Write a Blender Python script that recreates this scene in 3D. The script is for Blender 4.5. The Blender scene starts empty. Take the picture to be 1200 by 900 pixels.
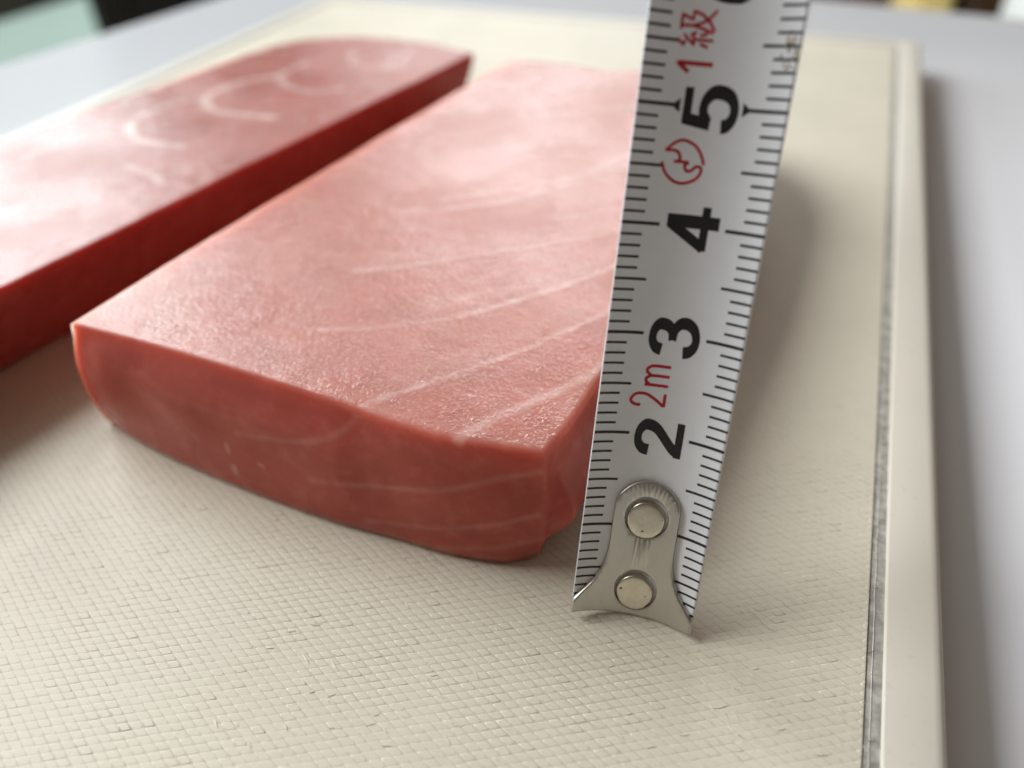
import bpy, bmesh, math, random
import numpy as np
from mathutils import Vector, Matrix, noise, Euler

random.seed(7)
rng = np.random.default_rng(11)
MM = 0.001
R = math.radians
scene = bpy.context.scene
col = scene.collection

# ------------------------------------------------------------------ camera
cam_d = bpy.data.cameras.new('camera')
cam = bpy.data.objects.new('camera', cam_d)
col.objects.link(cam)
cam.location = (7.234 * MM, -47.891 * MM, 70.013 * MM)
cam.rotation_euler = (R(50.591), R(1.337), R(21.595))
cam_d.sensor_fit = 'HORIZONTAL'
cam_d.sensor_width = 36.0
cam_d.lens = 36.0 * 900.34 / 1200.0
cam_d.clip_start = 0.003
cam_d.clip_end = 40.0
cam_d.dof.use_dof = True
cam_d.dof.focus_distance = 77.5 * MM
cam_d.dof.aperture_fstop = 12.5
scene.camera = cam

# ------------------------------------------------------------------ world: dim room light
world = bpy.data.worlds.new('World')
scene.world = world
world.use_nodes = True
bg = world.node_tree.nodes['Background']
bg.inputs['Color'].default_value = (1.0, 0.78, 0.60, 1)
bg.inputs['Strength'].default_value = 0.115

# ------------------------------------------------------------------ daylight through the two window openings
def area(name, loc, sy, sz, power, color, aim):
    d = bpy.data.lights.new(name, 'AREA')
    d.shape = 'RECTANGLE'
    d.size = sy
    d.size_y = sz
    d.energy = power
    d.color = color
    o = bpy.data.objects.new(name, d)
    col.objects.link(o)
    o.location = loc
    o.rotation_euler = (Vector(aim) - Vector(loc)).to_track_quat('-Z', 'Y').to_euler()
    return o
area('window_light', (-0.985, 0.22, 0.88), 1.18, 0.70, 26.0, (0.97, 0.985, 1.0), (0.0, 0.22, 0.88))     # open sky, high in the window
area('window_light', (-0.985, 0.31, 0.29), 1.04, 0.34, 5.8, (0.80, 0.97, 1.0), (0.0, 0.31, 0.29))    # houses and haze, low in the window
area('window_light', (-0.58, 1.60, 0.82), 0.85, 0.70, 10.5, (0.97, 0.985, 1.0), (-0.58, 0.0, 0.82))

vs = scene.view_settings
vs.view_transform = 'Standard'
vs.look = 'None'
vs.exposure = 0.12
vs.gamma = 1.0
vs.use_curve_mapping = False
scene.render.engine = 'CYCLES'
scene.render.resolution_x = 1024
scene.render.resolution_y = 768

# ------------------------------------------------------------------ helpers
def mesh_obj(name, V, F, mat=None, parent=None, smooth=True):
    me = bpy.data.meshes.new(name)
    me.from_pydata([tuple(v) for v in V], [], [tuple(f) for f in F])
    me.update()
    if mat: me.materials.append(mat)
    if smooth:
        me.polygons.foreach_set('use_smooth', [True] * len(me.polygons))
    o = bpy.data.objects.new(name, me)
    col.objects.link(o)
    if parent: o.parent = parent
    return o

def bm_obj(name, bm, mat=None, parent=None, smooth=False):
    me = bpy.data.meshes.new(name)
    bm.normal_update()
    bm.to_mesh(me); bm.free()
    if mat: me.materials.append(mat)
    if smooth:
        me.polygons.foreach_set('use_smooth', [True] * len(me.polygons))
    o = bpy.data.objects.new(name, me)
    col.objects.link(o)
    if parent: o.parent = parent
    return o

def box_bm(x0, x1, y0, y1, z0, z1, bev=0.0, seg=3):
    bm = bmesh.new()
    bmesh.ops.create_cube(bm, size=1.0)
    for v in bm.verts:
        v.co = Vector((x0 + (v.co.x + .5) * (x1 - x0), y0 + (v.co.y + .5) * (y1 - y0), z0 + (v.co.z + .5) * (z1 - z0)))
    if bev:
        bmesh.ops.bevel(bm, geom=bm.edges[:], offset=bev, segments=seg, profile=.5, affect='EDGES')
    return bm

def empty(name, loc=(0, 0, 0)):
    o = bpy.data.objects.new(name, None)
    o.empty_display_size = 0.01
    col.objects.link(o)
    o.location = loc
    return o

def tag(o, label=None, cat=None, group=None, kind=None):
    if label: o['label'] = label
    if cat: o['category'] = cat
    if group: o['group'] = group
    if kind: o['kind'] = kind
    return o

def new_mat(name):
    m = bpy.data.materials.new(name)
    m.use_nodes = True
    nt = m.node_tree
    b = nt.nodes['Principled BSDF']
    return m, nt, b

def N(nt, typ, **kw):
    n = nt.nodes.new(typ)
    for k, v in kw.items():
        if k in n.inputs: n.inputs[k].default_value = v
        else: setattr(n, k, v)
    return n

def ramp(nt, src, stops):
    r = nt.nodes.new('ShaderNodeValToRGB')
    r.color_ramp.interpolation = 'EASE'
    el = r.color_ramp.elements
    while len(el) < len(stops): el.new(0.5)
    for e, (p, c) in zip(el, stops):
        e.position = p
        e.color = c if len(c) == 4 else (*c, 1)
    nt.links.new(src, r.inputs[0])
    return r

def objcoord(nt, scale=None):
    tc = nt.nodes.new('ShaderNodeTexCoord')
    if scale is None: return tc.outputs['Object']
    mp = nt.nodes.new('ShaderNodeMapping')
    mp.inputs['Scale'].default_value = scale
    nt.links.new(tc.outputs['Object'], mp.inputs['Vector'])
    return mp.outputs['Vector']

def noise_tex(nt, vec, scale, detail=3, rough=.55, dist=0.0):
    n = nt.nodes.new('ShaderNodeTexNoise')
    n.inputs['Scale'].default_value = scale
    n.inputs['Detail'].default_value = detail
    n.inputs['Roughness'].default_value = rough
    n.inputs['Distortion'].default_value = dist
    nt.links.new(vec, n.inputs['Vector'])
    return n.outputs['Fac']

def bump(nt, h, strength, dist, prev=None):
    b = nt.nodes.new('ShaderNodeBump')
    b.inputs['Strength'].default_value = strength
    b.inputs['Distance'].default_value = dist
    nt.links.new(h, b.inputs['Height'])
    if prev: nt.links.new(prev, b.inputs['Normal'])
    return b.outputs['Normal']

def mathn(nt, op, a, b=None, clamp=False):
    m = nt.nodes.new('ShaderNodeMath'); m.operation = op; m.use_clamp = clamp
    for i, x in enumerate((a, b)):
        if x is None: continue
        if isinstance(x, (int, float)): m.inputs[i].default_value = x
        else: nt.links.new(x, m.inputs[i])
    return m.outputs[0]

def mixc(nt, fac, a, b):
    m = nt.nodes.new('ShaderNodeMix'); m.data_type = 'RGBA'
    for i, x in ((0, fac), (6, a), (7, b)):
        if isinstance(x, (int, float)): m.inputs[i].default_value = x
        elif isinstance(x, tuple): m.inputs[i].default_value = (*x, 1) if len(x) == 3 else x
        else: nt.links.new(x, m.inputs[i])
    return m.outputs[2]

def simple_mat(name, color, rough=.5, var=.08, nscale=40, metallic=0, bumpd=0, spec=.5):
    m, nt, b = new_mat(name)
    v = objcoord(nt)
    n = noise_tex(nt, v, nscale, 4)
    lo = tuple(c * (1 - var) for c in color); hi = tuple(min(1, c * (1 + var)) for c in color)
    r = ramp(nt, n, [(.3, lo), (.7, hi)])
    nt.links.new(r.outputs[0], b.inputs['Base Color'])
    b.inputs['Roughness'].default_value = rough
    b.inputs['Metallic'].default_value = metallic
    b.inputs['Specular IOR Level'].default_value = spec
    if bumpd:
        nt.links.new(bump(nt, n, .5, bumpd), b.inputs['Normal'])
    return m

def emit_mat(name, color, strength):
    m, nt, b = new_mat(name)
    b.inputs['Base Color'].default_value = (*[c * .5 for c in color], 1)
    b.inputs['Roughness'].default_value = .3
    v = objcoord(nt)
    n = noise_tex(nt, v, 3, 2)
    r = ramp(nt, n, [(.3, tuple(c * .9 for c in color)), (.7, color)])
    nt.links.new(r.outputs[0], b.inputs['Emission Color'])
    b.inputs['Emission Strength'].default_value = strength
    return m

# ------------------------------------------------------------------ materials
# tuna flesh
def tuna_mat(name, deep, mid, light, vein, sss, rough, grain, gloss_patch, pale):
    m, nt, b = new_mat(name)
    v = objcoord(nt)
    big = noise_tex(nt, v, 45, 4, .55)
    fine = noise_tex(nt, v, 420, 3, .6)
    base = ramp(nt, big, [(.12, deep), (.5, mid), (.88, light)]).outputs[0]
    mp = nt.nodes.new('ShaderNodeMapping'); mp.inputs['Rotation'].default_value = (R(20), R(24), R(-52)); mp.inputs['Scale'].default_value = (1.0, 3.2, 4.5)
    nt.links.new(v, mp.inputs['Vector'])
    fib = noise_tex(nt, mp.outputs['Vector'], 95, 4, .6)
    base = mixc(nt, ramp(nt, fib, [(.30, (.30,) * 3), (.62, (0,) * 3)]).outputs[0], base, tuple(c * .78 for c in deep))
    base = mixc(nt, mathn(nt, 'MULTIPLY', ramp(nt, fine, [(.45, (0, 0, 0)), (.75, (1, 1, 1))]).outputs[0], .22), base, tuple(min(1, c * 1.25 + .05) for c in light))
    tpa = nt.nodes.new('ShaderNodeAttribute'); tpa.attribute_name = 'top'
    base = mixc(nt, mathn(nt, 'MULTIPLY', tpa.outputs['Fac'], pale), base, mixc(nt, .5, base, (.87, .54, .43)))  # sliced top coloured paler, painting in the haze of the sheen
    at = nt.nodes.new('ShaderNodeAttribute'); at.attribute_name = 'vein'
    vf = mathn(nt, 'MULTIPLY', at.outputs['Fac'], mathn(nt, 'ADD', mathn(nt, 'MULTIPLY', noise_tex(nt, v, 330, 3, .6), 1.8), -.15), True)
    base = mixc(nt, vf, base, vein)
    nt.links.new(base, b.inputs['Base Color'])
    b.inputs['Subsurface Weight'].default_value = 1.0
    b.inputs['Subsurface Radius'].default_value = sss
    b.inputs['Subsurface Scale'].default_value = 1.0
    b.inputs['Subsurface Anisotropy'].default_value = .3
    wet = noise_tex(nt, v, 55, 2)
    rg = ramp(nt, wet, [(.35, (rough - .08,) * 3), (.7, (rough + .12,) * 3)]).outputs[0]
    nt.links.new(rg, b.inputs['Roughness'])
    b.inputs['IOR'].default_value = 1.38
    # cut muscle fibre relief: sparkles only on the sliced top (attribute 'top')
    tp = nt.nodes.new('ShaderNodeAttribute'); tp.attribute_name = 'top'
    g1 = noise_tex(nt, v, 1900, 3, .55, .3)
    g2 = noise_tex(nt, v, 420, 2, .5)
    patch = ramp(nt, noise_tex(nt, v, 60, 2), [(.20, (.6,) * 3), (.75, (1,) * 3)]).outputs[0]
    h = mathn(nt, 'MULTIPLY', mathn(nt, 'ADD', g1, mathn(nt, 'MULTIPLY', g2, .8)), mathn(nt, 'MULTIPLY', tp.outputs['Fac'], patch))
    n1 = bump(nt, h, 1.0, grain)
    n2 = bump(nt, noise_tex(nt, v, 150, 2), .12, .00025, n1)
    nt.links.new(n2, b.inputs['Normal'])
    # thin wet film: small broken glints
    f1 = noise_tex(nt, v, 2300, 2, .5)
    fh = mathn(nt, 'MULTIPLY', f1, mathn(nt, 'MULTIPLY', tp.outputs['Fac'], patch))
    cn = bump(nt, fh, 1.0, grain * 2.4)
    nt.links.new(mathn(nt, 'MULTIPLY', tp.outputs['Fac'], gloss_patch), b.inputs['Coat Weight'])
    nt.links.new(mathn(nt, 'ADD', mathn(nt, 'MULTIPLY', tp.outputs['Fac'], .3), .2), b.inputs['Specular IOR Level'])
    b.inputs['Coat Roughness'].default_value = .09
    b.inputs['Coat IOR'].default_value = 1.36
    nt.links.new(cn, b.inputs['Coat Normal'])
    return m
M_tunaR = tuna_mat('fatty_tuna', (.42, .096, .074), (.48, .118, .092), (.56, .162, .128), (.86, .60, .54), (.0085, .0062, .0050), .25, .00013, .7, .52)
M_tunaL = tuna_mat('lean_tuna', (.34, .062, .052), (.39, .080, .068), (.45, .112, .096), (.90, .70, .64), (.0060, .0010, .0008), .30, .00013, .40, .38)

# board plastic
def board_mat(name, c, rough, bd):
    m, nt, b = new_mat(name)
    v = objcoord(nt)
    n1 = noise_tex(nt, v, 22, 3)
    n2 = noise_tex(nt, v, 500, 3, .6)
    r = ramp(nt, n1, [(.3, tuple(x * .95 for x in c)), (.7, tuple(min(1, x * 1.03) for x in c))]).outputs[0]
    st = ramp(nt, noise_tex(nt, v, 900, 2, .7), [(.60, (0, 0, 0)), (.75, (.35, .35, .35))]).outputs[0]
    nt.links.new(mixc(nt, st, r, (c[0] * .80, c[1] * .78, c[2] * .72)), b.inputs['Base Color'])
    b.inputs['Roughness'].default_value = rough
    nt.links.new(bump(nt, n2, .6, bd), b.inputs['Normal'])
    return m
M_board = board_mat('cream_plastic', (.725, .675, .545), .48, .00004)
M_rim = board_mat('rim_plastic', (.71, .675, .58), .42, .00001)
M_bed = board_mat('shaded_emboss_bed', (.62, .57, .455), .55, .00002)  # darker colour paints in the shade between the lozenges
M_groove = simple_mat('grimy_groove', (.40, .39, .35), .5, .35, 700)
M_burr = simple_mat('scratched_plastic', (.80, .77, .68), .35, .08, 300)
M_table = simple_mat('white_gloss_table', (.80, .81, .84), .16, .02, 8)
M_leg = simple_mat('grey_metal', (.4, .4, .41), .35, .05, 30, 1)
M_floor = simple_mat('beige_floor', (.55, .46, .42), .5, .1, 4)

# tape
def tape_mat():
    m, nt, b = new_mat('white_enamel')
    v = objcoord(nt)
    n = noise_tex(nt, v, 130, 4, .65)
    r = ramp(nt, n, [(.3, (.80, .825, .86)), (.7, (.85, .87, .90))]).outputs[0]
    sp = ramp(nt, noise_tex(nt, v, 900, 2, .7), [(.77, (0, 0, 0)), (.80, (.6, .6, .6))]).outputs[0]
    nt.links.new(mixc(nt, sp, r, (.25, .25, .25)), b.inputs['Base Color'])
    b.inputs['Roughness'].default_value = .42
    nt.links.new(bump(nt, noise_tex(nt, v, 1200, 2), .25, .00001), b.inputs['Normal'])
    return m
M_tape = tape_mat()
M_ink = simple_mat('black_ink', (.012, .012, .013), .45, .3, 900)
M_red = simple_mat('red_ink', (.50, .012, .028), .45, .2, 900)
M_stain = simple_mat('brown_stain', (.30, .24, .13), .6, .4, 1500)
def steel_mat():
    m, nt, b = new_mat('hook_steel')
    v = objcoord(nt, (1, 1, .06))
    n = noise_tex(nt, v, 2600, 3, .6)
    v2 = objcoord(nt)
    n2 = noise_tex(nt, v2, 300, 4, .6)
    r = ramp(nt, n2, [(.3, (.52, .505, .47)), (.7, (.60, .585, .545))]).outputs[0]
    nt.links.new(r, b.inputs['Base Color'])
    b.inputs['Metallic'].default_value = 1
    nt.links.new(ramp(nt, n2, [(.3, (.30,) * 3), (.7, (.42,) * 3)]).outputs[0], b.inputs['Roughness'])
    nt.links.new(bump(nt, n, .35, .00001), b.inputs['Normal'])
    return m
M_steel = steel_mat()
def rivet_mat():
    m, nt, b = new_mat('rivet_steel')
    v = objcoord(nt)
    n2 = noise_tex(nt, v, 800, 3, .6)
    pit = ramp(nt, noise_tex(nt, v, 1500, 2, .6), [(.28, (1, 1, 1)), (.33, (0, 0, 0))]).outputs[0]
    r = ramp(nt, n2, [(.3, (.62, .58, .49)), (.7, (.72, .68, .58))]).outputs[0]
    nt.links.new(mixc(nt, pit, r, (.06, .05, .04)), b.inputs['Base Color'])
    b.inputs['Metallic'].default_value = 1
    b.inputs['Roughness'].default_value = .30
    nt.links.new(bump(nt, n2, .5, .00004), b.inputs['Normal'])
    return m
M_rivet = rivet_mat()

# ------------------------------------------------------------------ floor, table
floor = bm_obj('floor', box_bm(-3, 4, -3, 7, -.78, -.74), M_floor)
tag(floor, kind='structure')

TA = R(-7.0)
ZT = -9.0 * MM
table = empty('white_table', (0, 0, -.74))
table.rotation_euler = (0, 0, TA)
ct, st_ = math.cos(TA), math.sin(TA)
def to_table(x, y): return (x * ct + y * st_, -x * st_ + y * ct)
tx0 = to_table(-.257, .185)[0]
ty1 = to_table(.048, .3045)[1]
top = bm_obj('table_top', box_bm(tx0, tx0 + 1.3, ty1 - 1.0, ty1, .74 + ZT - .028, .74 + ZT, .004, 3), M_table, table, True)
for sx in (tx0 + .06, tx0 + 1.24):
    for sy in (ty1 - .94, ty1 - .06):
        bm_obj('leg', box_bm(sx - .022, sx + .022, sy - .022, sy + .022, 0, .74 + ZT - .0278, .003, 2), M_leg, table)
tag(table, 'glossy white table under the cream cutting board', 'table')

# ------------------------------------------------------------------ window seen past the table
M_mint = emit_mat('mint_glass', (.52, .70, .64), .72)
M_frame = simple_mat('black_frame', (.012, .014, .014), .5, .2, 20)
M_frame2 = simple_mat('dark_grey_frame', (.06, .07, .06), .5, .2, 20)
win = empty('sliding_window', (-1.0, .3, -.74))
def wpart(name, y0, y1, z0, z1, x0, x1, mat, par=win, bev=.002):
    o = bm_obj(name, box_bm(x0, x1, y0 - .3, y1 - .3, z0 + .74, z1 + .74, bev, 2), mat, par)
    return o
wpart('frosted_pane', -.61, .8365, -.72, -.1795, -.008, .0, M_mint, bev=0)
wpart('middle_rail', -.61, .8365, -.179, -.10, -.02, .012, M_frame2)
wpart('bottom_rail', -.66, 1.50, -.74, -.7205, -.02, .012, M_frame2)
wpart('stile', .837, .880, -.72, 1.50, -.02, .016, M_frame)
wpart('weather_strip', .8805, .897, -.72, 1.50, -.02, .006, M_frame2)
wpart('stile', .8975, 1.50, -.72, 1.50, -.02, .013, M_frame)
wpart('stile', -.66, -.6105, -.72, 1.50, -.02, .013, M_frame)
wpart('top_rail', -.66, 1.50, 1.5005, 1.55, -.02, .013, M_frame)
tag(win, 'black framed window with pale mint lower glass beyond the table', 'window')

# ------------------------------------------------------------------ cabinets behind the table
M_brown = simple_mat('brown_wood', (.09, .04, .012), .45, .3, 12)
M_yellow = simple_mat('yellow_board', (.72, .55, .20), .5, .1, 12)
M_white = simple_mat('white_laminate', (.80, .82, .80), .4, .03, 6)
def cabinet(name, label, cat, x0, x1, y0, y1, z1, mat, pull):
    t = empty(name, ((x0 + x1) / 2, (y0 + y1) / 2, -.74))
    w, d, h = (x1 - x0) / 2, (y1 - y0) / 2, z1 + .74
    bm_obj('body', box_bm(-w, w, -d, d, 0, h, .003, 2), mat, t)
    bm_obj('door', box_bm(-w + .004, w - .004, -d - .014, -d - .0005, .05, h - .02, .002, 2), mat, t)
    if pull:
        bm_obj('handle', box_bm(-.01, .01, -d - .03, -d - .0145, h * .6, h * .6 + .10, .003, 2), M_leg, t)
    tag(t, label, cat)
cabinet('narrow_cupboard', 'narrow yellow wooden cupboard behind the white table', 'cupboard', .050, .078, .62, .92, -.02, M_yellow, False)
cabinet('storage_cabinet', 'dark brown wooden cabinet behind the white table', 'cabinet', .080, .42, .64, .95, -.02, M_brown, True)
cabinet('white_cabinet', 'white laminate cabinet in front of the brown cabinet', 'cabinet', .1055, .40, .46, .60, -.02, M_white, True)

# ------------------------------------------------------------------ cutting board
BX0, BX1, BY0, BY1 = -178.4, 30.4, -95.0, 224.0          # outer edge, mm
SX0, SX1, SY0, SY1 = -171.4, 23.15, -88.0, 217.4          # embossed plate
GX0, GX1, GY0, GY1 = -172.6, 24.65, -89.2, 218.6          # outer groove edge
board = empty('cutting_board', (0, 0, ZT))
def bz(z): return z * MM - ZT
bm_obj('base_plate', box_bm(GX0 * MM, GX1 * MM, GY0 * MM, GY1 * MM, bz(-8.6), bz(-.95)), M_board, board)
# rim: a rounded frame
def ring(x0, x1, y0, y1, r, n=6):
    pts = []
    for cx, cy, a0 in ((x1 - r, y1 - r, 0), (x0 + r, y1 - r, 90), (x0 + r, y0 + r, 180), (x1 - r, y0 + r, 270)):
        for k in range(n + 1):
            a = R(a0 + 90 * k / n)
            pts.append((cx + r * math.cos(a), cy + r * math.sin(a)))
    return pts
def frame_obj():
    # (inset from the outer edge, z)
    loops = []
    for ins, z in ((1.2, -9.0), (.35, -8.7), (.0, -8.0), (.0, -1.3), (.10, -.75), (.35, -.32), (.75, -.07), (1.3, .0)):
        loops.append([(x, y, z) for x, y in ring(BX0 + ins, BX1 - ins, BY0 + ins, BY1 - ins, 4.0 - min(ins, 3))])
    for ins, z in ((.30, .0), (.10, -.05), (.0, -.18), (.0, -.90), (.0, -9.0)):
        loops.append([(x, y, z) for x, y in ring(GX0 - ins, GX1 + ins, GY0 - ins, GY1 + ins, 2.0 + ins)])
    n = len(loops[0]); V = []; F = []
    for l in loops: V += [(x * MM, y * MM, bz(z)) for x, y, z in l]
    m = len(loops)
    for k in range(m):
        k2 = (k + 1) % m
        for i in range(n):
            j = (i + 1) % n
            F.append((k * n + i, k * n + j, k2 * n + j, k2 * n + i))
    return mesh_obj('rim', V, F, M_rim, board)
frame_obj()
bm_obj('cutting_surface', box_bm(SX0 * MM, SX1 * MM, SY0 * MM, SY1 * MM, bz(-.949), bz(-.13), .00025, 2), M_bed, board)
# groove liner and the frayed line of plastic inside it
def strip(name, x0, x1, y0, y1, z0, z1, mat):
    return bm_obj(name, box_bm(x0 * MM, x1 * MM, y0 * MM, y1 * MM, bz(z0), bz(z1)), mat, board)
strip('groove_liner', SX1 + .02, GX1 - .01, GY0 + .01, GY1 - .01, -.94, -.30, M_groove)
strip('groove_liner', GX0 + .01, SX0 - .02, GY0 + .01, GY1 - .01, -.94, -.30, M_groove)
strip('groove_liner', SX0 - .01, SX1 + .01, SY1 + .02, GY1 - .01, -.94, -.30, M_groove)
strip('groove_liner', SX0 - .01, SX1 + .01, GY0 + .01, SY0 - .02, -.94, -.30, M_groove)

# embossed lozenges: one joined part
def emboss():
    aA, aB = R(31.0), R(-25.0)
    A = np.array([math.cos(aA), math.sin(aA)]) * 1.08
    B = np.array([math.cos(aB), math.sin(aB)]) * (1.08 * math.cos(aA) / math.cos(aB))
    Mi = np.linalg.inv(np.c_[A, B])
    cs = np.array([[x, y] for x in (SX0, SX1) for y in (SY0, SY1)]) @ Mi.T
    i0, j0 = np.floor(cs.min(0)).astype(int); i1, j1 = np.ceil(cs.max(0)).astype(int)
    I, J = np.meshgrid(np.arange(i0, i1), np.arange(j0, j1), indexing='ij')
    C = I.ravel()[:, None] * A + J.ravel()[:, None] * B
    C[:, 0] += SX1 - .62 - np.floor((SX1 - .62) / (A[0])) * A[0]
    edge_n = rng.normal(0, .10, len(C))
    k = (C[:, 0] > SX0 + .6) & (C[:, 0] < SX1 + .35) & (C[:, 1] > SY0 + .6) & (C[:, 1] < SY1 - .6)
    C = C[k]; n = len(C)
    C = C + rng.normal(0, .022, C.shape)
    # patchy wear
    W = np.array([noise.noise((x * .06, y * .06, 3.1)) + .6 * noise.noise((x * .25, y * .25, 9.0)) for x, y in C])
    worn = np.clip(.42 + .75 * W + .55 * np.clip((C[:, 0] - 4) / 10, 0, 1) + .45 * np.clip((-C[:, 1] - 9) / 14, 0, 1) + .22 * np.clip((-C[:, 0] - 35) / 25, 0, 1), 0, 1)
    hgt = (.028 - .017 * worn) * (1 + rng.normal(0, .05, n))
    hgt[rng.random(n) < .001] *= .25
    s0 = .5 * (.875 + .10 * worn + rng.normal(0, .02, n)); s1 = .5 * (.74 + .14 * worn + rng.normal(0, .03, n))
    V = np.zeros((n, 12, 3)); 
    q = np.array([[-1, -1], [1, -1], [1, 1], [-1, 1]])
    for r_, (s, f) in enumerate(((s0, -.05), (s1 * .5 + s0 * .5, .72), (s1 * .82, 1.0))):
        for c in range(4):
            jit = rng.normal(0, .014, (n, 2)) * (1 - .6 * worn)[:, None] if r_ else 0
            P = C + (q[c, 0] * s * .955)[:, None] * A + (q[c, 1] * s * 1.03)[:, None] * B + jit
            P[:, 0] = np.minimum(P[:, 0], SX1 - .10 - .03 * r_)
            V[:, r_ * 4 + c, 0] = P[:, 0]; V[:, r_ * 4 + c, 1] = P[:, 1]
            V[:, r_ * 4 + c, 2] = -.13 + hgt * f + (rng.normal(0, .003, n) if r_ == 2 else 0)
    V = V.reshape(-1, 3) * MM
    V[:, 2] -= ZT
    fq = []
    for r_ in range(2):
        for c in range(4):
            d = (c + 1) % 4
            fq.append((r_ * 4 + c, r_ * 4 + d, r_ * 4 + 4 + d, r_ * 4 + 4 + c))
    fq.append((8, 9, 10, 11))
    fq = np.array(fq)
    F = (np.arange(n)[:, None, None] * 12 + fq[None]).reshape(-1, 4)
    me = bpy.data.meshes.new('embossed_lozenges')
    me.vertices.add(len(V)); me.vertices.foreach_set('co', V.astype(np.float32).ravel())
    me.loops.add(F.size); me.loops.foreach_set('vertex_index', F.astype(np.int32).ravel())
    me.polygons.add(len(F)); me.polygons.foreach_set('loop_start', np.arange(0, F.size, 4, dtype=np.int32))
    me.polygons.foreach_set('use_smooth', np.ones(len(F), dtype=bool))
    me.update(calc_edges=True); me.validate()
    me.materials.append(M_board)
    o = bpy.data.objects.new('embossed_lozenges', me); col.objects.link(o); o.parent = board
    o['kind'] = 'stuff'
emboss()

# knife scratches: thin curled slivers of plastic, one joined part
def slivers():
    V = []; F = []
    def sl(x, y, ang, L, w, h):
        n = 4; b = len(V); bend = random.uniform(-.25, .25)
        dx, dy = math.cos(ang), math.sin(ang); nx, ny = -dy, dx
        for k in range(n + 1):
            t = k / n; ww = w * math.sin(math.pi * (.08 + .84 * t)); hh = h * math.sin(math.pi * (.05 + .9 * t))
            o = bend * L * t * (1 - t)
            px = x + dx * L * t + nx * o; py = y + dy * L * t + ny * o
            for s, z in ((-1, -.02), (0, hh), (1, -.02)):
                V.append(((px + nx * s * ww) * MM, (py + ny * s * ww) * MM, bz(-.03 + z)))
        for k in range(n):
            for c in (0, 1):
                a = b + k * 3 + c
                F.append((a, a + 1, a + 4, a + 3))
    for _ in range(110):
        x = random.uniform(-34, 22); y = random.uniform(-36, 2)
        ang = random.choice((R(-25), R(-25), R(-35), R(31))) + random.gauss(0, .12)
        sl(x, y, ang, random.uniform(.5, 1.6), random.uniform(.04, .08), random.uniform(.006, .014))
    for _ in range(190):
        x = random.uniform(9, 22.5); y = random.uniform(-14, 42)
        sl(x, y, R(-38) + random.gauss(0, .10), random.uniform(.7, 2.4), random.uniform(.015, .035), random.uniform(.015, .04))
    for _ in range(26):   # burrs that bridge the groove
        y = random.uniform(-12, 60)
        x = SX1 + random.uniform(.05, .35)
        b = len(V)
        sl(x, y, random.gauss(0, .5), random.uniform(.3, .7), random.uniform(.03, .06), .05)
        for i in range(b, len(V)):
            V[i] = (V[i][0], V[i][1], V[i][2] - .20 * MM)
    return mesh_obj('knife_scratches', V, F, M_burr, board)
slivers()['kind'] = 'stuff'
def groove_thread():
    V = []; F = []; n = 260
    for k in range(n + 1):
        y = -40 + 200 * k / n
        x = SX1 + .52 + .07 * noise.noise((y * .3, 1, 2)) + .03 * noise.noise((y * 2, 1, 2))
        w = .035 + .025 * noise.noise((y * .9, 5, 2))
        for dx, z in ((-w, -.30), (0, -.22), (w, -.30)):
            V.append(((x + dx) * MM, y * MM, bz(z)))
    for k in range(n):
        for c in (0, 1): F.append((k * 3 + c, k * 3 + c + 1, k * 3 + c + 4, k * 3 + c + 3))
    mesh_obj('frayed_thread', V, F, M_burr, board)
groove_thread()
tag(board, 'cream plastic cutting board with embossed lozenge texture and plain rim', 'cutting board')

# ------------------------------------------------------------------ tuna
def catmull(pts, n_per=12):
    P = [Vector(p) for p in pts]
    if len(P) == 2:
        return [P[0].lerp(P[1], k / n_per) for k in range(n_per + 1)]
    P = [P[0] * 2 - P[1]] + P + [P[-1] * 2 - P[-2]]
    out = []
    for i in range(1, len(P) - 2):
        for k in range(n_per):
            t = k / n_per
            a, b, c, d = P[i - 1], P[i], P[i + 1], P[i + 2]
            out.append(.5 * ((2 * b) + (c - a) * t + (2 * a - 5 * b + 4 * c - d) * t * t + (3 * b - a - 3 * c + d) * t ** 3))
    out.append(P[-2])
    return out
def sampler(pts):
    D = np.array([tuple(p) for p in catmull(pts)])
    s = np.r_[0, np.cumsum(np.linalg.norm(np.diff(D, axis=0), axis=1))]
    L = s[-1]
    f = lambda t: np.stack([np.interp(np.asarray(t) * L, s, D[:, i]) for i in range(3)], -1)
    return f, L
def coons(f, r, b, l, us, vs):
    U, Vv = np.meshgrid(us, vs, indexing='ij')
    F, B, L_, R_ = f(us), b(us), l(vs), r(vs)
    P = (1 - Vv)[..., None] * F[:, None] + Vv[..., None] * B[:, None] + (1 - U)[..., None] * L_[None] + U[..., None] * R_[None]
    c00, c10, c01, c11 = f(0.), f(1.), b(0.), b(1.)
    P -= ((1 - U) * (1 - Vv))[..., None] * c00 + (U * (1 - Vv))[..., None] * c10 + ((1 - U) * Vv)[..., None] * c01 + (U * Vv)[..., None] * c11
    return P
def seg_dist(P, poly):
    d = np.full(len(P), 1e9)
    for a, b in zip(poly[:-1], poly[1:]):
        a = np.array(a, float); b = np.array(b, float); ab = b - a
        t = np.clip(((P - a) @ ab) / (ab @ ab), 0, 1)
        d = np.minimum(d, np.linalg.norm(P - (a + t[:, None] * ab), axis=1))
    return d
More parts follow.
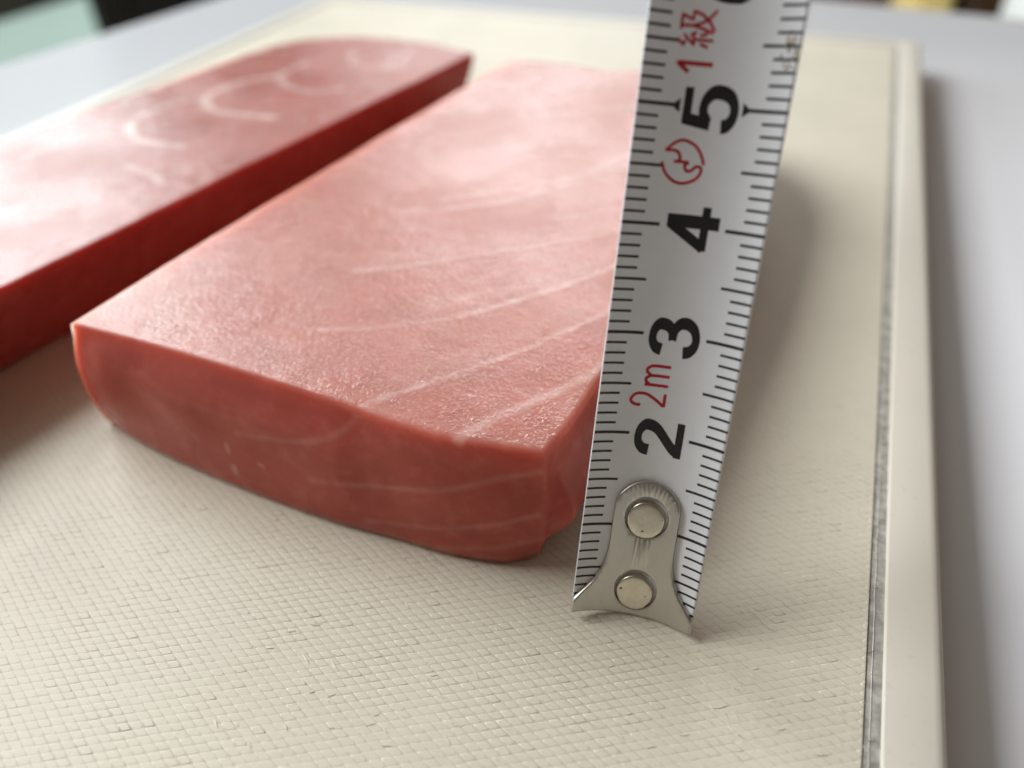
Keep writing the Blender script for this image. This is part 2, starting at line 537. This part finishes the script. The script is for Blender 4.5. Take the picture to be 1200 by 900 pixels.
def meat(name, topc, botc, nu, nv, r, bulge, veins, mat, wob, warp=None):
    """topc / botc: dict front,right,back,left (mm). front and back run left to right, left and right run front to back"""
    S = {k: sampler(v) for k, v in topc.items()}
    Bt = {k: sampler(v) for k, v in botc.items()}
    Wd, Ln = S['front'][1], S['left'][1]
    def params(n, L):
        e = np.array([0, .06, .16, .3, .5, .8]) * r / L
        return np.r_[e, np.linspace(1.1 * r / L, 1 - 1.1 * r / L, n), 1 - e[::-1]]
    us, vv = params(nu, Wd), params(nv, Ln)
    P = coons(S['front'][0], S['right'][0], S['back'][0], S['left'][0], us, vv)
    U, Vv = np.meshgrid(us, vv, indexing='ij')
    d = np.minimum(np.minimum(U, 1 - U) * Wd, np.minimum(Vv, 1 - Vv) * Ln)
    q = np.clip(1 - d / r, 0, 1)
    drop = r * (1 - np.sqrt(np.maximum(0, 1 - q * q)))
    for i in range(P.shape[0]):
        for j in range(P.shape[1]):
            x, y, z = P[i, j]
            P[i, j, 2] = z + wob * noise.noise((x * .07, y * .07, 1.7)) + wob * .35 * noise.noise((x * .3, y * .3, 4.2)) - drop[i, j]
    a, b_ = P.shape[:2]
    topV = P.reshape(-1, 3)
    topidx = np.arange(a * b_).reshape(a, b_)
    F = []
    for i in range(a - 1):
        for j in range(b_ - 1):
            F.append((topidx[i, j], topidx[i + 1, j], topidx[i + 1, j + 1], topidx[i, j + 1]))
    # border loop, counter-clockwise from the front left corner
    loop = [(i, 0) for i in range(a)] + [(a - 1, j) for j in range(1, b_)] + [(i, b_ - 1) for i in range(a - 2, -1, -1)] + [(0, j) for j in range(b_ - 2, 0, -1)]
    bot = [Bt['front'][0](us[i]) for i in range(a)] + [Bt['right'][0](vv[j]) for j in range(1, b_)] + \
          [Bt['back'][0](us[i]) for i in range(a - 2, -1, -1)] + [Bt['left'][0](vv[j]) for j in range(b_ - 2, 0, -1)]
    bot = np.array(bot)
    tb = np.array([P[i, j] for i, j in loop]); m = len(loop)
    tan = np.roll(tb, -3, 0) - np.roll(tb, 3, 0); tan[:, 2] = 0
    nrm = np.stack([tan[:, 1], -tan[:, 0], 0 * tan[:, 0]], -1)
    nrm /= np.linalg.norm(nrm, axis=1)[:, None] + 1e-9
    K = 56; V = [topV]; prev = [topidx[i, j] for i, j in loop]; base = len(topV)
    for k in range(1, K + 1):
        t = k / K
        row = tb * (1 - t) + bot * t
        for s in range(m):
            row[s] += nrm[s] * bulge(t, tb[s], row[s])
        row[:, 2] = np.maximum(row[:, 2], .02)
        V.append(row)
        cur = list(range(base, base + m)); base += m
        for s in range(m):
            e = (s + 1) % m
            F.append((prev[s], cur[s], cur[e], prev[e]))
        prev = cur
    F.append(tuple(reversed(prev)))
    V = np.concatenate(V)
    if warp is not None: V = warp(V)
    vein = np.zeros(len(V))
    for w, amp, poly in veins:
        pl = [tuple(p) for p in catmull(poly, 8)]
        jig = np.array([noise.noise((x * .5, y * .5, z * .5 + 8)) for x, y, z in V]) * .35
        if poly[-1][2] < 12:        # lines on the cut front face
            Q = V.copy(); Q[:, 1] = 0; dd = seg_dist(Q, [(a, 0, c) for a, b, c in pl]) + jig * w
            dd[(V[:, 1] > 6)] = 9; dd[:len(topV)] = 9
        else:
            dd = seg_dist(V, pl) + jig * w
        vein = np.maximum(vein, amp * np.clip(1.35 - np.clip(dd, 0, None) / w, 0, 1))
    V[:len(topV), 2] += .06 * vein[:len(topV)]
    o = mesh_obj(name, V * MM, F, mat)
    at = o.data.attributes.new('vein', 'FLOAT', 'POINT'); at.data.foreach_set('value', vein.astype(np.float32))
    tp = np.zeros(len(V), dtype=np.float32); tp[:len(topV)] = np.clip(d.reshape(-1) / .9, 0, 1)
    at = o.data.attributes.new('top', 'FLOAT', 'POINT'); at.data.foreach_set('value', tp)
    return o

# right piece
H = 17.0
topR = dict(
    front=[(-73.6, 4.2, 16.9), (-62, 3.9, 17), (-51.2, 3.6, 17), (-42, 3.1, 17), (-33.6, 2.4, 17), (-27, 1.7, 16.9), (-21, 1.5, 16.9), (-15.5, 2.2, 16.9), (-10.7, 3.0, 16.8)],
    right=[(-10.7, 3.0, 16.8), (-9.6, 9, 16.9), (-9.0, 15, 16.9), (-7.2, 30, 17), (-4.5, 60, 17), (-3.5, 85, 17), (-5, 104, 17), (-12, 120.5, 17)],
    back=[(-59.7, 117.8, 17), (-55, 118.6, 17), (-47.8, 118.4, 17), (-36.5, 116.8, 17), (-31, 118.3, 17), (-22, 121, 17), (-12, 120.5, 17)],
    left=[(-73.6, 4.2, 16.9), (-71.5, 25, 17), (-68.9, 47.4, 17), (-65, 80, 17), (-61.3, 108, 17), (-59.7, 117.8, 17)])
botR = dict(
    front=[(-74.6, 3.7, 0), (-62, 1.4, 0), (-47.4, 0, 0), (-35, -.5, 0), (-26, -.5, 0), (-20.6, -.3, 0), (-14.8, .8, 0), (-11.4, 3.2, 0)],
    right=[(-11.4, 3.2, 0), (-11.6, 6, 0), (-11.5, 10, 0), (-11, 20, 0), (-8, 60, 0), (-7, 85, 0), (-9, 104, 0), (-14, 119, 0)],
    back=[(-60.5, 117, 0), (-48, 117, 0), (-36, 116, 0), (-24, 119, 0), (-14, 119, 0)],
    left=[(-74.6, 3.7, 0), (-74, 25, 0), (-71, 47, 0), (-67, 80, 0), (-60.5, 117, 0)])
def bulgeR(t, tp, p):
    x, y = tp[0], tp[1]
    b = .55 * math.sin(math.pi * t) + .5 * noise.noise((x * .12, y * .12, t * 2.2)) * math.sin(math.pi * min(1, t * 1.3))
    kk = max(0, min(1, (-58 - x) / 14)); kk = kk * kk * (3 - 2 * kk)
    b += .6 * kk * math.sin(math.pi * t) ** 2 * math.exp(-((y - 4) / 12) ** 2)
    if x > -14:                                  # right side swells over its foot, with a shelf low down
        k = min(1, max(0, (y - 2.6) / 2.4))
        b += k * 2.9 * math.exp(-((t - .56) / .27) ** 2)
        b -= k * .8 * math.exp(-((t - .86) / .08) ** 2)
    if y < 4.5 and x > -40:                       # soft fold under the front edge, running down to the corner
        tt = .03 + .22 * max(0, min(1, (x + 36) / 25))
        b -= .16 * math.exp(-((t - tt) / .10) ** 2) * min(1, (x + 40) / 6)
    if y < 4.8 and -73.4 < x < -27:               # long slanting facet under the top edge
        s_ = max(0, min(1, (x + 73.4) / 6)) * max(0, min(1, (-27 - x) / 9)); s_ = s_ * s_ * (3 - 2 * s_)
        tb = .13 + .17 * max(0, min(1, (x + 73) / 38))
        e = t / tb if t < tb else 1 - .75 * (t - tb) / (1 - tb)
        k2 = abs(t - tb) / .05
        if k2 < 1: e -= .12 * (1 - k2) ** 2
        b += 1.55 * s_ * e - .45 * s_ * math.sin(math.pi * t)
    if t > .93: b -= .35 * (t - .93) / .07
    return b
veinsR = [
    (.60, .50, [(-3, 66, 17), (-15, 49.9, 17), (-23.5, 42.5, 17), (-32.2, 35.7, 17), (-39.8, 30.1, 17), (-46, 26.5, 17)]),
    (.50, .70, [(-4, 56, 17), (-13.5, 39.8, 17), (-19.5, 31, 17), (-23.5, 26.5, 17), (-28.2, 21.4, 17)]),
    (.45, .30, [(-28.2, 21.4, 17), (-36, 16.2, 17), (-44, 13, 17)]),
    (.52, .52, [(-5, 42, 17), (-12.1, 28, 17), (-16.8, 20.3, 17), (-22.4, 13.2, 17), (-26.4, 8.5, 17), (-31.2, 3.0, 16.9)]),
    (.70, .50, [(-6, 25, 17), (-10, 16.5, 17), (-13.5, 10.9, 17), (-17.3, 5.9, 17), (-19.6, 2.0, 16.8)]),
    (.7, .45, [(-6, 92, 17), (-21.3, 75.8, 17), (-28.8, 60, 17), (-37.2, 50, 17), (-48, 44, 17)]),
    (.9, .4, [(-8, 110, 17), (-26.8, 98, 17), (-34.7, 93, 17), (-45, 85, 17)]),
    (.8, .35, [(-10, 84, 17), (-24, 68, 17), (-33, 58, 17), (-44, 50, 17)]),
    # paler band of flesh along one side of each sinew
    (2.2, .20, [(-4, 68, 17), (-16, 52, 17), (-25, 44.5, 17), (-34, 37.5, 17), (-44, 30, 17)]),
    (2.0, .20, [(-4, 58.5, 17), (-14.5, 42, 17), (-20.5, 33, 17), (-25, 28.5, 17), (-33, 22, 17)]),
    (1.6, .18, [(-5, 44, 17), (-13, 30, 17), (-18, 22, 17), (-24, 14.6, 17), (-30, 8, 17)]),
    (.45, .8, [(-73.0, 3, 1.3), (-72.4, 3, 1.0)]), (.35, .5, [(-50.0, 1, 7.2), (-50.0, 1, 6.2)]), (.45, .5, [(-49.7, 1, 3.8), (-49.7, 1, 3.0)]), (.3, .4, [(-45.5, 1, 5.8), (-45.0, 1, 5.6)]),
    # front face, below the same cuts
    (.40, .16, [(-31.2, 2.2, 16.5), (-34, 1.5, 13.5), (-40, 1.0, 11), (-48, .8, 9.5)]),
    (.40, .18, [(-11.2, 2.6, 14.4), (-16, 1.2, 12.6), (-22, .6, 10.2), (-30, .2, 8.0), (-38, .1, 6.3)]),
    (.40, .14, [(-11.2, 3.2, 8.5), (-17, 1.0, 6.2), (-24, .2, 4.0), (-31, -.2, 2.4)]),
    (.40, .14, [(-10.6, 4.0, 4.2), (-14, 1.8, 3.4), (-18, .4, 2.4), (-22, .0, 1.4)]),
]
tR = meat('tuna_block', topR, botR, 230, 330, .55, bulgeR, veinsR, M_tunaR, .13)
tag(tR, 'pale pink fatty tuna block with white sinew lines beside the tape measure', 'tuna block')

# glossy flesh domes added on the cut top to catch glints: one joined part
def beads():
    m, nt, b = new_mat('wet_flesh')
    v = objcoord(nt)
    r = ramp(nt, noise_tex(nt, v, 300, 2), [(.3, (.72, .34, .28)), (.7, (.82, .46, .39))]).outputs[0]
    nt.links.new(r, b.inputs['Base Color'])
    b.inputs['Roughness'].default_value = .10
    b.inputs['Specular IOR Level'].default_value = .5
    b.inputs['Subsurface Weight'].default_value = .0
    me = tR.data
    co = np.empty(len(me.vertices) * 3, dtype=np.float32); me.vertices.foreach_get('co', co); co = co.reshape(-1, 3) / MM
    tpv = np.empty(len(me.vertices), dtype=np.float32); me.attributes['top'].data.foreach_get('value', tpv)
    P = co[tpv > .9]
    V = []; F = []; n = 7; made = 0
    rr = random.Random(5)
    while made < 3600:
        x, y, z = P[rr.randrange(len(P))]
        dens = math.exp(-max(0, y - 6) / 22.0) * (.35 + .65 * min(1, max(0, (x + 75) / 45)))
        dens *= max(0, min(1, .55 + 1.6 * noise.noise((x * .22, y * .22, 2.0))))
        if rr.random() > dens: continue
        made += 1
        a = rr.uniform(.04, .12) * (1.7 if rr.random() < .08 else 1); el = rr.uniform(1.0, 2.6); th = rr.gauss(R(48), .5); hh = a * rr.uniform(.18, .42)
        x += rr.uniform(-.15, .15); y += rr.uniform(-.15, .15)
        base = len(V)
        for rad, h in ((1.0, -.02), (.72, .62), (.36, .92)):
            for k in range(n):
                t = 2 * math.pi * k / n
                dx, dy = a * el * rad * math.cos(t), a * rad * math.sin(t)
                V.append(((x + dx * math.cos(th) - dy * math.sin(th)) * MM, (y + dx * math.sin(th) + dy * math.cos(th)) * MM, (z + hh * h) * MM))
        V.append((x * MM, y * MM, (z + hh) * MM))
        for q_ in range(2):
            for k in range(n):
                k2 = (k + 1) % n
                F.append((base + q_ * n + k, base + q_ * n + k2, base + q_ * n + n + k2, base + q_ * n + n + k))
        for k in range(n): F.append((base + 2 * n + k, base + 2 * n + (k + 1) % n, base + 3 * n))
    o = mesh_obj('glint_beads', V, F, m, tR)
    o['kind'] = 'stuff'
beads()

# left piece
topL = dict(
    front=[(-150, -24, 14.6), (-125, -27, 15), (-97.5, -26, 14.8)],
    right=[(-97.5, -26, 14.8), (-91.9, 8.8, 15), (-89.6, 21.9, 15), (-84.3, 56, 15), (-78, 95, 15), (-72.9, 126.3, 15)],
    back=[(-124.5, 117, 14.8), (-119, 124, 15), (-107.2, 130.6, 15), (-92.7, 131.3, 15), (-82, 129.3, 15), (-72.9, 126.3, 15)],
    left=[(-150, -24, 14.6), (-144.5, 15, 14.8), (-137.8, 48.5, 15), (-131.3, 78, 15), (-126.6, 104, 15), (-124.5, 117, 14.8)])
botL = dict(
    front=[(-152, -22, 0), (-125, -24, 0), (-104, -23, 0)],
    right=[(-104, -23, 0), (-98.9, 7.3, 0), (-95.8, 22, 0), (-90, 56, 0), (-84, 95, 0), (-78, 124, 0)],
    back=[(-125, 117, 0), (-107, 129, 0), (-93, 129, 0), (-78, 124, 0)],
    left=[(-152, -22, 0), (-146, 15, 0), (-139, 48, 0), (-132, 78, 0), (-125, 117, 0)])
def bulgeL(t, tp, p):
    b = .6 * math.sin(math.pi * t) + .4 * noise.noise((tp[0] * .1 + 5, tp[1] * .1, t * 2)) * math.sin(math.pi * min(1, t * 1.3))
    if t > .93: b -= .35 * (t - .93) / .07
    return b
veinsL = [
    (.95, .75, [(-114, 80.5, 15), (-118.5, 76.5, 15), (-120.1, 68.3, 15), (-117.6, 61.9, 15), (-111.2, 57.2, 15), (-101.4, 57.5, 15)]),
    (1.0, .95, [(-108.5, 96.5, 15), (-113, 92.4, 15), (-114.9, 83.1, 15), (-112.2, 77.5, 15), (-105.9, 74.4, 15), (-94.1, 75.3, 15)]),
    (.95, .75, [(-106.9, 107, 15), (-108, 98.3, 15), (-103, 92.6, 15), (-95.3, 91, 15), (-89.7, 94, 15)]),
    (.95, .65, [(-101.3, 117.6, 15), (-96.2, 110.3, 15), (-89.8, 109, 15), (-84.8, 111.9, 15)]),
    (.9, .55, [(-104.9, 47.1, 15), (-99, 46.2, 15), (-94.1, 43.4, 15)]),
    (1.4, .3, [(-126, 44, 15), (-124.5, 50, 15), (-119, 57, 15)]),
        (1.6, .16, [(-133, 40, 15), (-122, 30, 15), (-108, 26, 15), (-97, 30, 15)]),
    (1.6, .16, [(-136, 20, 15), (-124, 10, 15), (-110, 6, 15), (-98, 10, 15)]),
]
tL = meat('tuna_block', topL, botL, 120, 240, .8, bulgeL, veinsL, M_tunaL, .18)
tag(tL, 'darker red tuna block with pale curved rings on its top', 'tuna block')

# ------------------------------------------------------------------ tape measure
RC = 11.5
tape = empty('tape_measure', (0, 0, .00002))
tape.rotation_euler = (R(-21.88), R(1.38), R(8.23))
def tp(u, v, off=0.0):
    a = u / RC
    return ((RC - off) * math.sin(a) * MM, (-RC + (RC - off) * math.cos(a)) * MM, v * MM)
def sheet(name, us, v0, v1, off0, off1, mat, parent, nv=60):
    """curved solid strip between two offsets"""
    vs_ = np.linspace(v0, v1, nv); nu = len(us); V = []; F = []
    for off in (off1, off0):
        for v in vs_:
            for u in us: V.append(tp(u, v, off))
    n = nu * nv
    for j in range(nv - 1):
        for i in range(nu - 1):
            a = j * nu + i
            F.append((a, a + 1, a + nu + 1, a + nu)); F.append((n + a, n + a + nu, n + a + nu + 1, n + a + 1))
    for j in range(nv - 1):
        a = j * nu; F.append((a, a + nu, n + a + nu, n + a)); b = a + nu - 1; F.append((b, n + b, n + b + nu, b + nu))
    for i in range(nu - 1):
        F.append((i, n + i, n + i + 1, i + 1)); b = (nv - 1) * nu + i; F.append((b, b + 1, n + b + 1, n + b))
    return mesh_obj(name, V, F, mat, parent)
blade = sheet('blade', np.linspace(-6.5, 6.5, 41), .7, 112, -.07, .07, M_tape, tape)
blade.data.polygons.foreach_set('use_smooth', [abs(p.normal.x) < 2 and p.area > 2e-8 for p in blade.data.polygons])

lift = [0]
def ribbon(V, F, pts, w, step=.12, caps=0.0, xs=1.0):
    """flat stroke along pts (glyph x, y) -> appended as (gx, gy) quads"""
    P = []
    for a, b in zip(pts[:-1], pts[1:]):
        L = math.hypot(b[0] - a[0], b[1] - a[1]); n = max(1, int(L / step))
        for k in range(n): P.append((a[0] + (b[0] - a[0]) * k / n, a[1] + (b[1] - a[1]) * k / n))
    P.append(pts[-1])
    P = np.array(P, float)
    T = np.gradient(P, axis=0); T /= np.linalg.norm(T, axis=1)[:, None] + 1e-12
    Nn = np.c_[-T[:, 1], T[:, 0]]
    b0 = len(V); m = 5
    for p, n in zip(P, Nn):
        for c in range(m):
            s = -1 + 2 * c / (m - 1)
            V.append((p[0] + n[0] * w / 2 * s, p[1] + n[1] * w / 2 * s))
    for k in range(len(P) - 1):
        for c in range(m - 1):
            a = b0 + k * m + c
            F.append((a, a + m, a + m + 1, a + 1))
def smooth2(pts, n=8):
    return [(p.x, p.y) for p in catmull([(x, y, 0) for x, y in pts], n)]
def glyph(name, strokes, mat, fmap, parent, w, off=.085):
    """strokes in glyph units, fmap -> (u, v); each stroke a hair above the one before"""
    VV = []; FF = []
    for k, (pts, sm, ww) in enumerate(strokes):
        V, F = [], []
        ribbon(V, F, smooth2(pts) if sm else pts, ww or w)
        b = len(VV)
        for x, y in V:
            u, v = fmap(x, y)
            VV.append(tp(u, v, off + .0025 * k))
        FF += [tuple(b + i for i in f) for f in F]
    o = mesh_obj(name, VV, FF, mat, parent, smooth=False)
    return o

# scale marks
def scale_marks():
    VV = []; FF = []
    def bar(u0, u1, v, w):
        n = 8; b = len(VV)
        for k in range(n + 1):
            u = u0 + (u1 - u0) * k / n
            VV.append(tp(u, v - w / 2, .082)); VV.append(tp(u, v + w / 2, .082))
        for k in range(n): FF.append((b + 2 * k, b + 2 * k + 2, b + 2 * k + 3, b + 2 * k + 1))
    for mm in range(1, 111):
        if mm % 10 == 0: L, w = 3.6, .30
        elif mm % 5 == 0: L, w = 3.1, .25
        else: L, w = 2.1, .23
        if mm % 50 == 0: L = 3.3
        bar(-6.47, -6.5 + L, mm, w); bar(6.5 - L, 6.47, mm, w)
        if mm % 50 == 0:
            for s in (-1, 1):
                b = len(VV)
                for u, v in ((3.55, mm - .02), (3.2, mm + .12), (2.62, mm + .58), (2.62, mm - .58), (3.2, mm - .16)):
                    VV.append(tp(s * u, v, .085))
                FF.append(tuple(range(b, b + 5)) if s > 0 else tuple(reversed(range(b, b + 5))))
    o = mesh_obj('scale_marks', VV, FF, M_ink, tape, smooth=False)
scale_marks()

DG = {
    2: [([(.37, 3.2), (.45, 3.8), (.8, 4.25), (1.2, 4.33), (1.65, 4.2), (1.98, 3.75), (1.98, 3.2), (1.8, 2.6), (1.4, 2.0), (.95, 1.4), (.6, .85), (.47, .3)], 1, 0), ([(.1, .37), (2.35, .37)], 0, 0)],
    3: [([(.38, 3.4), (.5, 3.95), (.85, 4.3), (1.2, 4.35), (1.6, 4.22), (1.9, 3.8), (1.85, 3.1), (1.55, 2.65), (1.0, 2.5)], 1, 0), ([(1.0, 2.52), (1.6, 2.4), (2.0, 1.95), (2.05, 1.3), (1.8, .7), (1.4, .42), (1.05, .37), (.7, .5), (.42, .9), (.33, 1.4)], 1, 0)],
    4: [([(1.55, 0), (1.55, 4.6)], 0, 0), ([(0, 1.25), (2.4, 1.25)], 0, 0), ([(.18, 1.2), (1.45, 4.4)], 0, .62)],
    5: [([(.45, 4.3), (2.2, 4.3)], 0, .72), ([(.66, 4.6), (.42, 2.25)], 0, .62), ([(.42, 2.4), (.85, 2.85), (1.25, 2.95), (1.7, 2.75), (2.02, 2.2), (2.02, 1.4), (1.8, .75), (1.4, .42), (1.05, .37), (.7, .5), (.42, .85), (.34, 1.3)], 1, 0)],
    6: [([(1.2 + .83 * math.sin(a * math.pi / 8), 1.5 - 1.13 * math.cos(a * math.pi / 8)) for a in range(17)], 1, 0), ([(.37, 1.5), (.4, 2.6), (.6, 3.6), (1.0, 4.2), (1.4, 4.33), (1.8, 4.1), (2.0, 3.6)], 1, 0)],
    7: [([(.1, 4.3), (2.3, 4.3)], 0, 0), ([(2.0, 4.2), (1.4, 3.0), (1.0, 1.6), (.85, 0)], 1, 0)],
    8: [([(1.2 + .8 * math.sin(a * math.pi / 8), 1.4 - 1.0 * math.cos(a * math.pi / 8)) for a in range(17)], 1, 0), ([(1.2 + .7 * math.sin(a * math.pi / 8), 3.4 - .9 * math.cos(a * math.pi / 8)) for a in range(17)], 1, 0)],
}
for n_ in DG:
    dv = -.25 if n_ == 2 else -.1
    glyph('numeral', DG[n_], M_ink, lambda x, y, n_=n_, dv=dv: (2.33 - y, 10 * n_ + dv + (x - 1.2) * 1.6), tape, .72)
# red print
def red(name, strokes, u_bot, hgt, v0, wid, w):
    ss = [([(x * wid, y * hgt) for x, y in pts], sm, 0) for pts, sm in strokes]
    return glyph(name, ss, M_red, lambda x, y: (u_bot - y, v0 + x), tape, w)
red('red_print', [([(0, .72), (.03, .88), (.25, 1.0), (.55, 1.0), (.88, .9), (.98, .72), (.9, .54), (.5, .28), (.05, .05)], 1), ([(0, .045), (1.08, .045)], 0)], .12, 3.3, 22.95, 1.2, .30)
red('red_print', [([(.04, 0), (.04, 1)], 0), ([(.04, .78), (.2, .96), (.36, .96), (.48, .8), (.5, .6), (.5, 0)], 0), ([(.5, .78), (.66, .96), (.82, .96), (.95, .8), (.97, .6), (.97, 0)], 0)], .12, 2.25, 24.95, 2.05, .30)
red('red_print', [([(.62, 0), (.62, 1.0), (0, .66)], 0)], -.40, 2.95, 52.65, 1.1, .36)
K_ = [([(.22, .98), (.06, .80), (.20, .76)], 0), ([(.34, .82), (.08, .52), (.38, .56)], 0), ([(.32, .64), (.42, .48)], 0), ([(.22, .54), (.22, .02)], 0), ([(.12, .36), (.04, .14)], 0), ([(.32, .38), (.40, .18)], 0),
      ([(.46, .92), (.84, .92), (.72, .62), (.94, .62), (.86, .38), (.68, .16), (.46, .02)], 0), ([(.56, .92), (.56, .55), (.42, .04)], 1), ([(.56, .62), (.72, .26), (1.0, .02)], 1)]
red('red_print', K_, -.62, 3.1, 54.5, 2.95, .24)
LG = [(.14, 45.33), (-.23, 46.18), (-.85, 46.88), (-1.82, 47.23), (-2.56, 46.98), (-3.32, 46.29), (-2.66, 46.35), (-2.18, 46.2), (-1.96, 45.78), (-2.07, 45.51), (-2.46, 45.42), (-1.67, 45.45), (-1.14, 45.41), (-1.47, 45.18), (-1.3, 44.75), (-.9, 44.75), (-.45, 45.15), (-.03, 45.0), (-.14, 44.41), (-.64, 43.92), (-1.52, 43.64), (-2.34, 43.82), (-3.11, 44.47), (-3.51, 45.33)]
glyph('emblem', [(LG[:6], 1, 0), (LG[5:11], 1, 0), (LG[10:13], 0, 0), (LG[12:], 1, 0)], M_red, lambda x, y: (x, y), tape, .26)
# brownish smudge on the edge of the blade
def smudge():
    VV = []; FF = []
    for _ in range(60):
        u = min(6.4, random.gauss(5.75, .35)); v = random.choice((55.5, 55.2, 54.2, 53.4)) + random.gauss(0, .35); s = random.uniform(.05, .16)
        b = len(VV)
        for k in range(6):
            a = k * math.pi / 3; rr = s * random.uniform(.6, 1.2)
            VV.append(tp(min(6.48, u + rr * math.cos(a) * .7), v + rr * math.sin(a) * 1.6, .074))
        FF.append(tuple(range(b, b + 6)))
    mesh_obj('smudge', VV, FF, M_stain, tape, smooth=False)['kind'] = 'stuff'
smudge()

# hook plate
def hook():
    half = smooth2([(6.62, 0.0), (6.6, .7), (6.45, 1.55), (5.6, 2.55), (4.75, 3.5), (4.05, 4.7), (3.6, 6.0), (3.38, 7.6), (3.36, 10.3), (3.32, 12.7)], 6) + smooth2([(3.32, 12.7), (2.95, 13.65), (2.1, 14.55), (1.05, 15.1), (0, 15.25)], 6)[1:]
    outline = half + [(-x, y) for x, y in reversed(half[:-1])]
    bot = [(-6.62 + 13.24 * k / 26, 0.0) for k in range(1, 26)]
    outline = outline + bot
    def circ(cx, cy, r, n=40): return [(cx + r * math.cos(-2 * math.pi * k / n), cy + r * math.sin(-2 * math.pi * k / n)) for k in range(n)]
    holes = [circ(0.05, 11.30, 2.22), circ(0.05, 3.00, 2.22)]
    def inset(lp, d):
        P = np.array(lp); T = np.roll(P, -1, 0) - np.roll(P, 1, 0); T /= np.linalg.norm(T, axis=1)[:, None]
        return P + d * np.c_[-T[:, 1], T[:, 0]]
    bm = bmesh.new()
    def put(P, off): return [bm.verts.new(tp(x, y, off)) for x, y in P]
    flat = []
    loops = [outline] + holes
    capedges = []
    for lp in loops:
        rows = [put(inset(lp, 0), .08), put(inset(lp, 0), .40), put(inset(lp, .05), .50), put(inset(lp, .16), .545)]
        for a, b in zip(rows[:-1], rows[1:]):
            for i in range(len(lp)):
                j = (i + 1) % len(lp)
                bm.faces.new((a[i], a[j], b[j], b[i]))
        flat.append((inset(lp, .16), rows[-1]))
    # cap: flat fill, then cut into narrow strips and bent
    cb = bmesh.new()
    for P, _ in flat:
        vv = [cb.verts.new((x, y, 0)) for x, y in P]
        for i in range(len(vv)): cb.edges.new((vv[i], vv[(i + 1) % len(vv)]))
    bmesh.ops.triangle_fill(cb, edges=cb.edges[:], use_beauty=True, use_dissolve=False)
    for u in np.arange(-6.3, 6.4, .45):
        bmesh.ops.bisect_plane(cb, geom=cb.verts[:] + cb.edges[:] + cb.faces[:], plane_co=(u, 0, 0), plane_no=(1, 0, 0))
    cb.verts.index_update()
    mp = [bm.verts.new(tp(v.co.x, v.co.y, .545)) for v in cb.verts]
    for f in cb.faces:
        ids = [mp[v.index] for v in f.verts]
        if f.normal.z < 0: ids.reverse()
        bm.faces.new(ids)
    cb.free()
    bmesh.ops.remove_doubles(bm, verts=bm.verts[:], dist=2e-6)
    bmesh.ops.recalc_face_normals(bm, faces=bm.faces[:])
    o = bm_obj('hook', bm, M_steel, tape, True)
    # folded lip at the foot
    return o
hk = hook()
def rivet(cv):
    V = []; F = []; n = 40
    prof = [(1.97, .05), (1.97, .56), (1.96, .66), (1.92, .72), (1.84, .765), (1.74, .78), (1.2, .782), (.5, .783)]
    ou = .0
    for r, off in prof:
        for k in range(n):
            a = 2 * math.pi * k / n
            rr = r * (1 + (.012 * noise.noise((math.cos(a) * 2, math.sin(a) * 2, cv)) if r > 1.5 else 0))
            u, v = rr * math.cos(a), cv + rr * math.sin(a)
            x_, y_, z_ = tp(u, v, off)
            V.append((x_, -off * MM if off > .3 else y_, z_))
    for j in range(len(prof) - 1):
        for k in range(n):
            k2 = (k + 1) % n
            F.append((j * n + k, j * n + k2, (j + 1) * n + k2, (j + 1) * n + k))
    F.append(tuple((len(prof) - 1) * n + k for k in range(n)))
    o = mesh_obj('rivet', V, F, M_rivet, hk)
for cv in (11.08, 2.76): rivet(cv)
tag(tape, 'white steel tape measure blade upright on its metal hook, front edge of tuna', 'tape measure')
